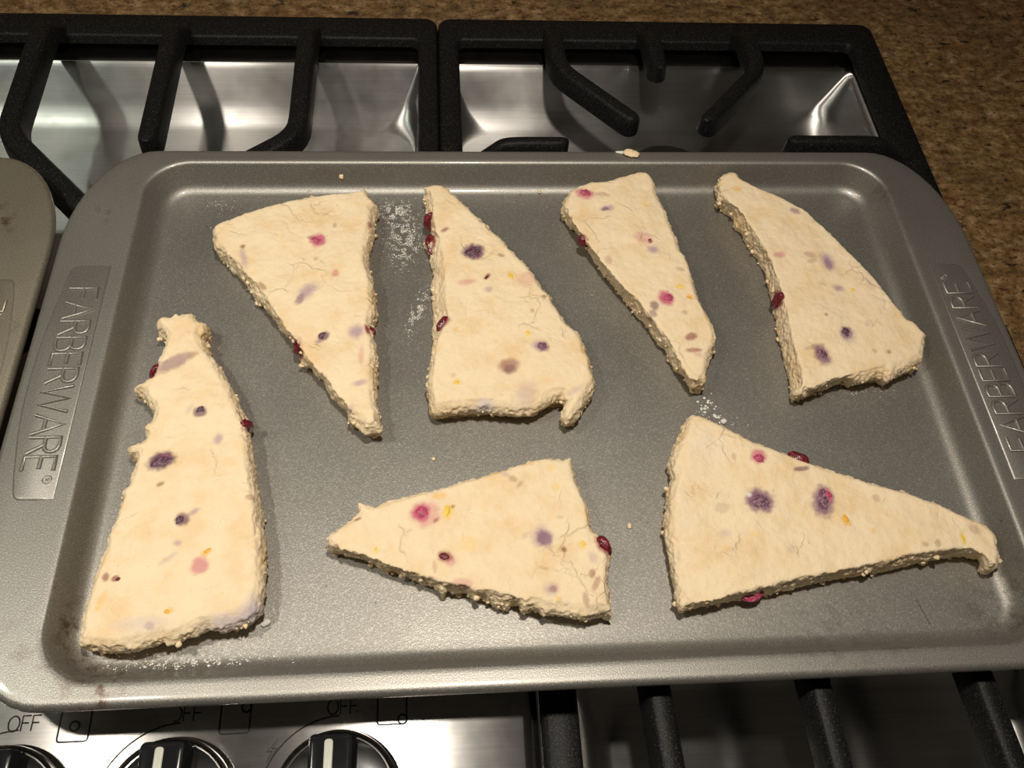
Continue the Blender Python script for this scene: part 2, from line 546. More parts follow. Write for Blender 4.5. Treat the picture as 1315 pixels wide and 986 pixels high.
def lathe(bm, prof, n=64, cap=True):
    rings = [[(r * math.cos(2 * math.pi * i / n), r * math.sin(2 * math.pi * i / n), z) for i in range(n)] for r, z in prof]
    loft(bm, rings, False, cap)
def make_knob(cx, cy):
    bm = bmesh.new()
    lathe(bm, [(0.0250, 0.0), (0.0250, 0.0015), (0.0236, 0.0020), (0.0236, 0.0085), (0.0232, 0.0098), (0.0224, 0.0102), (0.0218, 0.0098), (0.0215, 0.0088)])
    k = obj('control_knob', bm, CHROME, cooktop, (OFF[0] + cx, OFF[1] + cy, PZ), 35)
    k['label'] = 'chrome rimmed round knob with a black grip bar'
    bm = bmesh.new()
    lathe(bm, [(0.0216, 0.0086), (0.0205, 0.0090), (0.012, 0.0092)])
    obj('knob_face', bm, DARKCHROME, k, (0, 0, 0), 35)
    bm = bmesh.new()
    rings = []
    for ins, z in ((-0.0006, 0.0088), (0.0, 0.0170), (0.0006, 0.0182), (0.0018, 0.0188)):
        rings.append(rr(-0.0098 + ins, 0.0070 - ins, -0.0205 + ins, 0.0205 - ins, 0.0022, z, 4))
    loft(bm, rings, False, True)
    obj('grip', bm, GRIPBLACK, k, (0, 0, 0), 35)
    bm = bmesh.new()
    rings = []
    for ins, z in ((0, 0.0186), (0, 0.0190), (0.0004, 0.0193)):
        rings.append(rr(-0.0038 + ins, -0.0006 - ins, -0.004 + ins, 0.0182 - ins, 0.0012, z, 4))
    loft(bm, rings, False, True)
    obj('indicator_line', bm, WHITE_PLASTIC, k, (0, 0, 0), 35)
for c in KNOBS: make_knob(*c)
# burner under the far right of the pan
bm = bmesh.new()
lathe(bm, [(0.040, -0.0318), (0.038, -0.022), (0.034, -0.014), (0.034, -0.004), (0.028, -0.004)], 48)
ob_ = obj('burner_base', bm, DARKCHROME, cooktop, (OFF[0] + 0.0945, OFF[1] + 0.168, 0), 35)
bm = bmesh.new()
lathe(bm, [(0.0305, -0.0042), (0.0315, -0.0015), (0.0312, 0.0012), (0.0295, 0.0034), (0.0262, 0.0046), (0.014, 0.0052)], 48)
obj('burner_cap', bm, ENAMEL, cooktop, (OFF[0] + 0.0945, OFF[1] + 0.168, 0), 35)

# ------------------------------------------------------------------ cast iron grates
FZ, TZ = 0.0160, 0.0340       # frame top, finger top
def frame_loop(bm, x0, x1, y0, y1, wl, wr, wf, wb, r=0.008):
    zb = 0.0098
    c = 0.0016
    def outer(i, z): return rr(x0 + i, x1 - i, y0 + i, y1 - i, r, z, 6)
    def inner(i, z): return rr(x0 + wl + i, x1 - wr - i, y0 + wf + i, y1 - wb - i, 0.005, z, 6)
    rings = [outer(-0.0006, zb), outer(0, FZ - c), outer(c * 0.4, FZ - c * 0.4), outer(c, FZ), inner(-c, FZ), inner(-c * 0.4, FZ - c * 0.4), inner(0, FZ - c), inner(0.0008, zb)]
    rings.append(rings[0])
    loft(bm, rings)
def finger(parent, path, wt=0.0095, wb=0.0125, h=0.0125, round_end=True):
    bm = bmesh.new()
    add_bar(bm, path, wt, wb, h, 0.014, round_end)
    o = obj('finger', bm, IRON, parent, (-parent.location[0], -parent.location[1], 0), 45)
    return o
def feet(parent, spots):
    for x, y in spots:
        bm = bmesh.new()
        lathe(bm, [(0.0045, 0.0042), (0.005, 0.006), (0.005, 0.011)], 16)
        obj('foot', bm, ENAMEL, parent, (x - parent.location[0], y - parent.location[1], 0), 35)
def ramp_path(x0, y0, x1, y1, *rest):
    """leave the frame at frame height, climb to finger height, run on level"""
    d = Vector((x1 - x0, y1 - y0, 0)).normalized()
    a = Vector((x0, y0, FZ + 0.0006))
    return [a, a + d * 0.012, Vector((x0, y0, TZ - 0.001)) + d * 0.030, Vector((x0, y0, TZ)) + d * 0.040, Vector((x1, y1, TZ))] + [Vector((q[0], q[1], TZ)) for q in rest]

gr = tag(empty('cooktop_grate', (0.105, 0.02, 0.0)), 'black cast iron grate under the right half of the scone pan', 'grate', 'cast iron grates')
bm = bmesh.new()
frame_loop(bm, -0.045, 0.2555, 0.040, 0.3065, 0.0125, 0.0190, 0.014, 0.0225)
frame_loop(bm, -0.0075, 0.2600, -0.245, 0.052, 0.0140, 0.0190, 0.018, 0.014)
obj('frame', bm, IRON, gr, (-0.105, -0.02, 0), 45)
finger(gr, ramp_path(0.0295, 0.302, 0.0295, 0.2365, (0.0725, 0.1865)))
finger(gr, ramp_path(0.0930, 0.302, 0.0930, 0.2345))
finger(gr, ramp_path(0.1575, 0.302, 0.1570, 0.2365, (0.1135, 0.1865)))
finger(gr, ramp_path(-0.040, 0.1690, 0.0295, 0.1690), 0.0075, 0.0115)
finger(gr, ramp_path(0.2500, 0.1710, 0.1605, 0.1710), 0.0075, 0.0115)
finger(gr, ramp_path(0.0295, 0.046, 0.0295, 0.1000, (0.0725, 0.1490)))
finger(gr, ramp_path(0.1570, 0.046, 0.1570, 0.1000, (0.1135, 0.1490)))
finger(gr, ramp_path(0.0405, -0.238, 0.0368, -0.140, (0.0350, -0.075)))
finger(gr, ramp_path(0.1050, -0.238, 0.1025, -0.140, (0.1010, -0.085)))
finger(gr, ramp_path(0.1755, -0.238, 0.1705, -0.140, (0.1680, -0.075)))
feet(gr, [(-0.038, 0.295), (0.247, 0.295), (0.249, -0.232), (-0.0165, -0.08), (-0.0385, 0.055)])

gc = tag(empty('cooktop_grate', (-0.210, 0.09, 0.0)), 'black cast iron grate under the left half of the scone pan', 'grate', 'cast iron grates')
bm = bmesh.new()
frame_loop(bm, -0.376, -0.0460, -0.093, 0.3065, 0.0125, 0.0120, 0.012, 0.0225)
obj('frame', bm, IRON, gc, (0.210, -0.09, 0), 45)
finger(gc, ramp_path(-0.2895, 0.302, -0.2870, 0.1760, (-0.2330, 0.1170)), 0.0115, 0.0145)
finger(gc, ramp_path(-0.2105, 0.302, -0.2095, 0.1670), 0.0105, 0.0130)
finger(gc, ramp_path(-0.1275, 0.302, -0.1270, 0.1755, (-0.1850, 0.1290)), 0.0105, 0.0130)
finger(gc, ramp_path(-0.370, 0.085, -0.265, 0.085))
finger(gc, ramp_path(-0.052, 0.085, -0.155, 0.085))
finger(gc, ramp_path(-0.289, -0.088, -0.287, 0.0, (-0.240, 0.050)))
finger(gc, ramp_path(-0.1275, -0.088, -0.127, 0.0, (-0.182, 0.050)))
feet(gc, [(-0.369, 0.295), (-0.0525, 0.295), (-0.369, -0.086), (-0.0525, -0.086)])

# ------------------------------------------------------------------ baking pans
RIM = 0.0500
DEPTH = 0.0150
def pan_body_mesh():
    bm = bmesh.new()
    N, Mm = 12, 10
    def outer(off, z):
        return rr(-0.2313 - off, 0.2313 + off, -0.1425 - off, 0.1425 + off, 0.038 + off, z, N, 0.064 + off, Mm)
    def inner(ins, z, r):
        return rr(-0.1988 + ins, 0.1988 - ins, -0.1350 + ins, 0.1350 - ins, max(r, 0.004), z, N, None, Mm)
    def lerp(a, b, t): return [tuple(p + (q - p) * t for p, q in zip(u, v)) for u, v in zip(a, b)]
    rings = [outer(-0.0006, RIM - 0.0046), outer(0.0004, RIM - 0.0042), outer(0.0007, RIM - 0.0028), outer(0.0003, RIM - 0.0013), outer(-0.0007, RIM - 0.0003), outer(-0.0020, RIM)]
    o = rings[-1]
    i0 = inner(-0.0012, RIM, 0.0245)
    for t in (0.33, 0.66): rings.append(lerp(o, i0, t))
    rings.append(i0)
    r1, r2, phi = 0.0026, 0.0072, math.radians(68)
    run = 0.0
    for a in (0.2, 0.4, 0.6, 0.8, 1.0):
        th = phi * a
        rings.append(inner(r1 * math.sin(th), RIM - r1 * (1 - math.cos(th)), 0.0235 - r1 * math.sin(th)))
    x = r1 * math.sin(phi); z = r1 * (1 - math.cos(phi))
    ln = DEPTH - z - r2 * (1 - math.cos(phi))
    x2 = x + ln / math.tan(phi); z2 = z + ln
    for t in (0.33, 0.66, 1.0):
        rings.append(inner(x + (x2 - x) * t, RIM - z - ln * t, 0.0235 - x - (x2 - x) * t))
    xe = x2 + r2 * math.sin(phi)
    for a in (0.84, 0.68, 0.52, 0.38, 0.25, 0.12, 0.0):
        th = phi * a
        rings.append(inner(xe - r2 * math.sin(th), RIM - DEPTH + r2 * (1 - math.cos(th)), 0.0235 - xe + r2 * math.sin(th)))
    for k in (0.97, 0.8, 0.5, 0.2):
        rings.append([(p[0] * k, p[1] * k, RIM - DEPTH) for p in rings[-1]] if k == 0.97 else [(p[0] * k, p[1] * k, RIM - DEPTH) for p in base])
        if k == 0.97: base = rings[-1]
    loft(bm, rings, False, True)
    bmesh.ops.remove_doubles(bm, verts=bm.verts, dist=1e-6)
    bmesh.ops.recalc_face_normals(bm, faces=bm.faces)
    up = sum(f.normal.z * f.calc_area() for f in bm.faces)
    if up < 0: bmesh.ops.reverse_faces(bm, faces=bm.faces)
    me = bpy.data.meshes.new('pan_body')
    bm.to_mesh(me); bm.free()
    tmp = bpy.data.objects.new('tmp', me)
    COL.objects.link(tmp)
    s = tmp.modifiers.new('sheet', 'SOLIDIFY')
    s.thickness = 0.0008
    s.offset = -1
    dg = bpy.context.evaluated_depsgraph_get()
    m2 = bpy.data.meshes.new_from_object(tmp.evaluated_get(dg))
    bpy.data.objects.remove(tmp)
    m2.name = 'pan_body'
    finish(m2, 60)
    return m2
PANEL_OUT = [(-0.2040, 0.0627), (-0.2120, 0.0628), (-0.2186, 0.0626), (-0.2208, 0.0618), (-0.2219, 0.0600), (-0.2227, 0.0540), (-0.2236, 0.0460), (-0.2248, 0.0360), (-0.2258, 0.0250),
             (-0.2266, 0.0130), (-0.2269, 0.0), (-0.2268, -0.0120), (-0.2262, -0.0220), (-0.2253, -0.0310), (-0.2240, -0.0400), (-0.2225, -0.0500), (-0.2210, -0.0570),
             (-0.2200, -0.0590), (-0.2185, -0.0598), (-0.2120, -0.0600), (-0.2045, -0.0600)]
def name_panel_mesh():
    bm = bmesh.new()
    def inset(d):
        n = len(PANEL_OUT)
        out = []
        for i in range(n):
            a, b, c = (Vector(PANEL_OUT[(i + k) % n]) for k in (-1, 0, 1))
            t1, t2 = (b - a).normalized(), (c - b).normalized()
            nn = (Vector((-t1.y, t1.x)) + Vector((-t2.y, t2.x))).normalized()
            out.append(b + nn * d)
        return out
    rings = []
    for d, z in ((-0.0004, -0.0001), (0.0002, 0.0004), (0.0007, 0.00055)):
        rings.append([(p.x, p.y, RIM + z) for p in inset(d)])
    vs = loft(bm, rings)
    f = bm.faces.new(vs[-1])
    if f.normal.z < 0: f.normal_flip()
    bmesh.ops.recalc_face_normals(bm, faces=bm.faces)
    me = bpy.data.meshes.new('name_panel')
    bm.to_mesh(me); bm.free()
    if sum(p.normal.z * p.area for p in me.polygons) < 0: me.flip_normals()
    finish(me, 30)
    return me
BODY_ME = pan_body_mesh()
PLATE_ME = name_panel_mesh()
word, word_w = word_strokes('FARBERWARE', 0.118, 0.0128)
# left handle: read from far to near, letter tops towards the pan
word_l = [[(-0.2200 + y, 0.0488 - x * 0.0960 / word_w, 0) for x, y in s] for s in word]
regR, _ = word_strokes('R', 0, 0.0016)
ring_l = [(-0.2088 + 0.0018 * math.cos(a), -0.0512 + 0.0018 * math.sin(a), 0) for a in [i * math.pi / 9 for i in range(18)]]
r_l = [[(-0.2096 + y, -0.0508 - x, 0) for x, y in s] for s in regR]
def make_pan(label, loc, mat, cat='pan'):
    root = tag(empty('baking_pan', loc), label, cat)
    body = mesh_obj('pan_body', BODY_ME.copy(), None, root)
    body.data.materials.clear(); body.data.materials.append(mat)
    for k in (0, 1):
        pl = mesh_obj('name_panel', PLATE_ME.copy(), None, root)
        pl.data.materials.clear(); pl.data.materials.append(mat)
        pl.rotation_euler = (0, 0, math.pi * k)
        pl['label'] = 'raised panel on the %s handle with embossed letters' % ('right' if k else 'left')
        tube('lettering', word_l, 0.00095, mat, pl, (), 0.85, (0, 0, RIM + 0.0006))
        tube('registered_mark', [ring_l] + r_l, 0.00028, mat, pl, (0,), 0.7, (0, 0, RIM + 0.0006))
    return root
make_pan('grey nonstick baking pan on the grates, the one holding the seven scones', (0, 0, 0), PAN)
make_pan('brown-stained grey baking pan cut off at the left edge of the photo', (-0.4672, -0.005, 0.0), PAN2)

# ------------------------------------------------------------------ scones
SCONE_DATA = [
 ('s1',[-1789,310,-1768,335,-1718,334,-1697,361,-1681,340,-1662,350,-1621,354,-1598,311,-1546,295,-1550,253,-1567,233,-1538,160,-1488,89,-1439,9,-1398,-70,-1366,-137,-1340,-194,-1314,-259,-1292,-332,-1274,-430,-1249,-534,-1224,-635,-1205,-733,-1189,-829,-1178,-906,-1173,-959,-1175,-1011,-1175,-1084,-1213,-1126,-1266,-1149,-1319,-1157,-1382,-1145,-1413,-1167,-1465,-1186,-1518,-1195,-1532,-1172,-1535,-1190,-1583,-1206,-1648,-1220,-1728,-1214,-1797,-1200,-1846,-1191,-1842,-1143,-1846,-1087,-1840,-1016,-1833,-943,-1825,-876,-1813,-823,-1810,-761,-1796,-682,-1782,-593,-1791,-560,-1770,-536,-1764,-485,-1758,-434,-1757,-391,-1796,-385,-1809,-349,-1773,-338,-1744,-330,-1735,-294,-1751,-258,-1728,-240,-1718,-204,-1735,-148,-1761,-128,-1784,-86,-1829,-70,-1822,-42,-1792,-37,-1779,-14,-1751,5,-1750,54,-1740,94,-1730,154,-1726,215,-1745,236,-1775,267],
  [None,None,None,None,None,None,None,None,None,1.0,0.39,None,None,None,None,None,None,None,0.01,0.05,0.0,0.03,0.09,0.12,0.17,0.29,0.34,0.61,0.87,0.81,0.6,0.73,0.91,0.81,0.39,0.32,0.98,0.82,0.63,0.42,0.35,None,None,None,None,None,None,None,None,None,None,None,None,None,None,None,0.21,None,None,None,None,None,None,None,None,None,0.35,0.01,None,None,None,None,None,None,None,None,0.33,None],
  [(-1319,-247,96,21,54,-0.22,'r',1,1),(-1661,55,160,75,30,0.55,'p',0.6,0),(-1579,93,160,22,12,0.66,'b',0.5,0),(-1513,-206,160,25,22,-0.02,'d',0.75,0),(-1557,-190,160,13,31,-0.41,'l',0.3,0),(-1419,-338,160,20,28,-0.03,'l',0.7,0),(-1642,-436,160,51,36,0.4,'d',0.95,0),(-1632,-428,160,20,16,0.4,'m',0.5,0),(-1629,-546,160,14,9,0.39,'b',0.8,0),(-1519,-707,160,25,25,0.59,'d',0.8,0),(-1477,-676,160,30,12,0.59,'l',0.7,0),(-1522,-809,160,17,12,-0.03,'l',0.6,0),(-1548,-872,160,40,13,0.68,'l',0.35,0),(-1426,-904,160,33,32,0.57,'m',0.62,0),(-1404,-855,160,24,13,0.47,'o',0.75,0),(-1514,-1085,160,16,14,-0.04,'o',0.8,0),(-1736,-948,160,14,12,-0.04,'r',0.75,0),(-1774,-942,160,12,16,-0.04,'r',0.7,0),(-1773,-1040,160,14,48,-0.3,'o',0.5,0),(-1578,-1139,160,16,14,-0.04,'p',0.4,0),(-1281,-1132,160,107,37,0.11,'f',0.7,0),(-1197,-1097,160,48,64,-0.04,'f',0.8,0),(-1604,-1131,160,106,31,0.05,'f',0.35,0),(-1742,30,112,14,41,-0.41,'r',0.9,1),(-1357,-452,160,39,24,-0.03,'o',0.22,0),(-1259,-618,160,15,12,-0.03,'r',0.4,0),(-1744,-87,96,22,35,-0.02,'b',0.7,1),(-1679,-296,160,20,67,-0.4,'o',0.15,0)]),
 ('s2',[-1603,875,-1577,908,-1513,949,-1421,1002,-1340,1025,-1258,1057,-1189,1079,-1120,1102,-1020,1112,-920,1125,-871,1141,-850,1161,-835,1141,-822,1101,-801,1066,-782,1042,-799,1013,-798,965,-801,870,-816,759,-820,651,-801,580,-786,510,-784,442,-772,375,-783,309,-792,268,-773,180,-763,117,-763,25,-761,-66,-753,-154,-750,-197,-738,-212,-744,-254,-721,-290,-767,-296,-803,-306,-822,-274,-856,-245,-884,-237,-900,-146,-928,-116,-968,-85,-988,-55,-1010,6,-1032,44,-1058,60,-1080,99,-1106,108,-1133,132,-1143,179,-1166,227,-1189,276,-1231,310,-1248,351,-1300,418,-1337,470,-1382,513,-1414,574,-1455,636,-1501,689,-1539,726,-1572,771,-1574,765,-1595,829],
  [None,None,None,None,None,None,None,None,None,None,None,None,None,None,None,None,0.58,0.01,0.22,0.22,None,None,None,None,None,0.39,None,None,None,None,None,None,None,None,None,0.73,1.0,1.0,0.57,1.0,0.34,(-848,-226),(-867,-204),(-892,-168),(-912,-146),(-944,-102),(-964,-65),(-984,-35),(-1010,-5),(-1024,10),(-1044,36),(-1064,64),(-1085,102),(-1120,157),(-1148,196),(-1170,228),(-1213,292),(-1249,349),(-1273,399),(-1311,466),(-1356,525),(-1400,577),(-1439,638),(-1475,665),None,None],
  [(-1066,777,160,35,36,0.23,'m',0.95,0),(-1098,792,160,20,11,-0.24,'r',0.6,0),(-971,564,160,15,19,-0.01,'m',0.5,0),(-1099,450,160,60,35,0.89,'l',0.8,0),(-1129,405,160,17,28,-0.43,'p',0.6,0),(-1006,194,160,27,19,0.83,'d',0.8,0),(-1029,163,160,19,12,0.83,'l',0.6,0),(-857,215,160,38,38,-0.02,'l',0.85,0),(-808,229,128,12,30,0.31,'r',0.95,1),(-1118,167,96,30,52,0.42,'r',1,1),(-829,-68,160,37,16,0.29,'l',0.65,0),(-867,-204,160,19,25,-0.02,'l',0.5,0),(-1416,664,160,17,67,0.23,'l',0.55,0),(-1430,739,160,12,11,-0.01,'b',0.9,0),(-829,82,160,11,43,-0.02,'m',0.28,0),(-817,888,128,10,22,-0.01,'r',0.7,1),(-990,878,160,7,15,-0.01,'b',0.5,0),(-1313,491,160,13,27,0.67,'b',0.7,0),(-1070,657,160,12,9,-0.01,'b',0.5,0)]),
 ('s3',[-544,1171,-492,1185,-435,1177,-393,1132,-352,1074,-304,1007,-257,950,-231,909,-210,903,-198,866,-139,802,-114,747,-70,685,-32,632,4,571,27,511,49,452,81,434,86,385,113,335,134,278,169,238,198,198,213,150,214,96,235,58,232,-3,244,-55,234,-99,202,-142,164,-212,123,-260,85,-278,69,-245,72,-210,94,-168,78,-139,46,-155,1,-187,-50,-214,-124,-222,-196,-211,-256,-200,-341,-200,-414,-206,-474,-218,-504,-213,-516,-189,-524,-125,-533,-53,-520,35,-513,110,-508,243,-520,307,-513,405,-519,472,-512,539,-521,608,-505,643,-518,695,-531,749,-520,785,-545,840,-559,876,-531,904,-510,922,-516,960,-537,1007,-544,1074,-544,1123,-558,1172],
  [None,None,None,None,None,None,None,None,None,None,None,None,None,None,None,None,None,None,None,None,None,None,None,None,None,None,None,None,None,0.15,0.21,0.71,1.0,0.45,None,None,1.0,1.0,1.0,1.0,1.0,1.0,1.0,1.0,1.0,1.0,1.0,0.02,None,None,None,None,(-483,141),(-455,202),(-422,287),(-436,359),(-437,424),(-438,482),(-438,515),(-439,566),(-441,617),(-445,651),(-451,704),(-454,730),(-461,756),(-460,774),(-473,819),(-486,874),(-493,938),(-492,1003),(-498,1069)],
  [(-520,951,96,18,50,-0.12,'r',1,1),(-492,809,80,14,54,0.18,'r',1,1),(-295,697,160,49,42,0.11,'d',0.95,0),(-282,679,160,21,17,-0.01,'m',0.4,0),(-234,538,160,22,10,0.96,'r',0.75,0),(-439,842,160,21,10,0.65,'r',0.65,0),(-340,504,160,40,15,0.17,'m',0.35,0),(-231,454,160,18,20,-0.01,'l',0.6,0),(-115,545,160,17,26,0.42,'y',0.75,0),(-37,516,160,40,42,-0.01,'m',0.22,0),(-448,259,128,45,22,0.82,'r',0.8,1),(5,110,160,28,27,-0.23,'p',0.85,0),(-22,121,160,30,30,-0.02,'l',0.5,0),(-157,12,160,43,35,0.29,'r',0.62,0),(-152,-7,160,25,26,-0.02,'d',0.45,0),(-55,188,160,15,16,-0.02,'y',0.7,0),(-396,-68,160,19,17,-0.23,'y',0.75,0),(-410,-36,160,10,15,-0.02,'l',0.4,0),(-276,-195,160,45,33,-0.02,'f',0.7,0),(-87,-146,160,51,65,-0.43,'l',0.38,0),(-392,216,160,9,11,-0.02,'y',0.6,0),(-161,675,160,16,9,-0.35,'b',0.7,0),(-223,203,160,18,12,-0.02,'y',0.3,0),(-27,325,160,8,10,-0.01,'b',0.5,0),(134,-129,160,66,16,0.52,'l',0.3,0),(33,402,160,10,13,-0.01,'b',0.6,0)]),
 ('s4',[192,1070,217,1123,275,1174,330,1195,417,1199,467,1217,538,1247,609,1273,663,1269,689,1241,704,1177,700,1104,717,1042,735,980,740,928,750,868,764,791,765,717,784,675,793,611,802,539,801,468,807,399,818,353,833,300,852,255,857,211,853,153,830,111,804,69,783,0,762,-69,729,-92,689,-91,703,5,674,34,647,55,641,91,621,120,622,163,592,207,568,252,555,297,532,350,496,404,471,458,435,521,405,585,378,625,358,674,338,732,312,790,286,858,266,918,245,970,219,979,198,1040,181,1017],
  [None,None,None,None,None,None,None,None,None,None,None,None,None,None,None,None,None,None,None,None,None,None,None,None,None,None,None,None,None,None,None,None,1.0,1.0,(670,-81),(659,-40),(652,-13),(646,22),(634,56),(628,91),(611,134),(589,184),(567,235),(538,279),(509,331),(492,384),(455,422),(424,468),(399,515),(369,570),(343,617),(319,673),(287,730),(262,788),(242,846),(226,880),(213,939),None],
  [(305,1092,160,44,30,-0.19,'m',0.75,0),(396,1087,160,34,13,-0.24,'r',0.35,0),(413,989,160,37,19,0.11,'l',0.8,0),(401,982,160,18,12,0.11,'d',0.6,0),(573,781,160,45,30,-0.48,'m',0.38,0),(608,756,160,10,13,-0.7,'r',0.8,0),(612,700,160,29,27,0.21,'l',0.85,0),(632,387,160,34,40,0.39,'m',0.95,0),(568,342,160,19,27,-0.01,'d',0.65,0),(707,456,160,24,13,-0.24,'y',0.75,0),(755,396,160,21,16,-0.58,'o',0.75,0),(720,161,160,28,18,0.28,'r',0.7,0),(718,83,160,36,11,0.08,'r',0.6,0),(268,794,120,13,33,0.69,'r',0.9,1),(616,1016,160,29,32,-0.0,'y',0.3,0),(730,566,160,18,11,-0.35,'r',0.35,0),(709,299,160,14,11,-0.46,'r',0.35,0),(416,456,160,12,21,-0.01,'b',0.5,0),(379,638,160,15,26,-0.01,'r',0.3,0),(736,69,160,16,25,-0.02,'m',0.25,0),(552,294,160,16,21,0.56,'d',0.5,0)]),
 ('s5',[1043,1189,1055,1237,1086,1266,1139,1285,1172,1269,1178,1227,1215,1198,1257,1160,1312,1122,1367,1085,1421,1042,1468,1001,1510,946,1550,883,1583,820,1615,759,1647,698,1678,638,1714,570,1746,495,1772,422,1797,349,1819,294,1827,255,1857,246,1882,200,1900,154,1873,109,1850,57,1832,21,1779,-8,1719,-40,1685,-49,1659,-73,1633,-77,1627,-55,1575,-61,1536,-70,1482,-83,1465,-31,1408,-56,1353,-77,1300,-90,1220,-152,1182,-161,1161,-146,1198,-37,1198,35,1195,109,1200,185,1197,261,1205,339,1210,419,1214,500,1218,583,1219,650,1209,719,1193,771,1166,842,1151,904,1139,950,1114,986,1122,1041,1088,1088,1060,1126,1037,1095,1042,1142],
  [0.58,None,None,None,None,None,None,None,None,None,None,None,None,None,None,None,None,None,None,None,None,None,None,None,None,None,None,None,None,None,0.49,0.68,0.45,0.49,1.0,1.0,1.0,1.0,1.0,(1390,-84),(1344,-97),(1290,-120),(1236,-144),1.0,1.0,1.0,(1205,-122),(1210,-60),(1213,11),(1209,84),(1212,157),(1217,232),(1223,309),(1227,387),(1223,466),(1218,531),(1218,605),(1206,655),(1194,723),(1173,783),(1164,836),(1153,880),(1136,933),(1106,987),(1067,1033),0.45,0.82],
  [(1225,413,96,25,60,0.09,'r',1,1),(1503,614,160,31,56,0.2,'l',0.95,0),(1502,594,160,16,31,-0.01,'p',0.5,0),(1264,663,160,28,17,0.2,'m',0.5,0),(1422,662,160,28,18,-0.49,'r',0.35,0),(1422,620,160,27,13,0.38,'b',0.4,0),(1519,447,160,25,22,-0.24,'l',0.9,0),(1586,430,160,15,12,-0.24,'y',0.75,0),(1484,168,160,26,32,-0.24,'d',0.85,0),(1484,156,160,40,46,-0.02,'l',0.5,0),(1331,45,160,34,54,0.18,'p',0.85,0),(1305,89,160,48,11,0.27,'b',0.4,0),(1134,1129,160,25,27,-0.0,'o',0.6,0),(1409,959,160,26,17,-0.62,'p',0.6,0),(1408,275,160,9,8,-0.01,'b',0.7,0),(1663,54,160,9,12,-0.02,'b',0.7,0),(1165,99,160,17,39,-0.02,'m',0.35,0),(1686,469,160,15,38,0.45,'l',0.4,0),(1603,219,160,20,16,-0.02,'l',0.3,0),(1364,276,160,18,13,-0.01,'y',0.2,0),(1596,62,160,11,8,-0.71,'b',0.4,0),(1438,472,160,20,12,-0.36,'b',0.25,0)]),
 ('s6',[-946,-815,-935,-779,-903,-754,-865,-729,-833,-702,-819,-683,-825,-645,-790,-646,-756,-658,-702,-638,-633,-618,-573,-604,-503,-589,-432,-569,-360,-543,-289,-528,-216,-508,-142,-481,-89,-465,-26,-449,36,-460,94,-455,101,-488,105,-557,124,-625,143,-691,148,-746,152,-800,185,-822,211,-854,221,-896,204,-957,191,-1027,192,-1086,191,-1149,158,-1145,119,-1156,81,-1164,25,-1152,-22,-1143,-73,-1136,-109,-1113,-137,-1103,-157,-1123,-173,-1074,-206,-1073,-208,-1098,-251,-1093,-284,-1070,-316,-1039,-335,-1034,-346,-1058,-373,-1017,-422,-1016,-441,-1025,-460,-999,-475,-1048,-489,-1013,-518,-987,-556,-976,-585,-960,-614,-943,-653,-917,-697,-905,-704,-920,-731,-899,-780,-866,-820,-849,-869,-837,-909,-820,-928,-836],
  [None,None,None,None,None,None,None,None,None,None,None,None,None,None,None,None,None,None,None,None,None,None,None,None,None,None,None,None,None,None,None,None,None,None,None,0.59,0.49,0.65,0.7,0.7,0.71,0.7,0.61,0.67,(-173,-1085),(-200,-1070),(-209,-1066),(-246,-1058),(-274,-1052),(-302,-1048),(-320,-1046),(-339,-1042),(-366,-1034),(-408,-1023),(-431,-1017),(-450,-1013),(-464,-1008),(-477,-1004),(-496,-996),(-529,-985),(-561,-974),(-589,-963),(-631,-950),(-669,-936),(-678,-930),(-711,-919),(-754,-898),(-792,-887),(-839,-870),(-882,-854),0.39],
  [(-542,-715,160,56,50,-0.03,'m',0.4,0),(-559,-711,160,33,32,0.26,'m',1,0),(-498,-745,160,12,8,0.72,'r',0.6,0),(-446,-707,160,22,36,-0.31,'y',0.8,0),(-482,-634,160,34,15,0.16,'o',0.6,0),(-427,-684,160,8,7,-0.03,'b',0.8,0),(-65,-832,160,43,43,-0.03,'l',0.95,0),(-56,-835,160,27,31,-0.03,'p',0.7,0),(-133,-822,160,20,14,0.51,'l',0.3,0),(-462,-903,160,27,20,-0.31,'r',0.8,0),(-441,-924,160,19,18,-0.03,'m',0.4,0),(18,-889,160,11,10,-0.6,'b',0.85,0),(94,-873,160,21,14,-0.79,'y',0.75,0),(175,-877,136,21,43,0.62,'r',0.95,1),(135,-929,160,20,29,0.49,'l',0.4,0),(-47,-1053,160,30,27,-0.04,'l',0.6,0),(-39,-1053,160,13,14,-0.04,'r',0.45,0),(123,-993,160,11,18,-0.22,'r',0.5,0),(135,-1038,160,11,30,-0.5,'r',0.45,0),(88,-1099,160,11,32,0.14,'r',0.45,0),(-172,-569,160,18,13,-0.61,'b',0.5,0),(-143,-594,160,19,8,0.87,'b',0.4,0),(-201,-546,160,20,13,-0.42,'l',0.4,0),(-370,-850,160,42,37,-0.03,'y',0.3,0),(-739,-870,160,13,9,0.34,'y',0.7,0),(-816,-729,160,15,6,0.26,'r',0.7,0),(7,-610,160,18,20,-0.03,'y',0.45,0),(-398,-1014,160,37,17,-0.04,'m',0.35,0),(-19,-1095,160,11,15,-0.04,'o',0.6,0),(-505,-946,160,6,24,0.06,'b',0.4,0),(-6,-517,160,20,16,-0.03,'y',0.4,0),(-192,-763,160,49,42,-0.03,'o',0.1,0),(-97,-501,160,23,9,0.26,'o',0.5,0),(15,-749,160,14,8,-0.03,'b',0.25,0),(131,-731,160,8,25,0.24,'o',0.4,0)]),
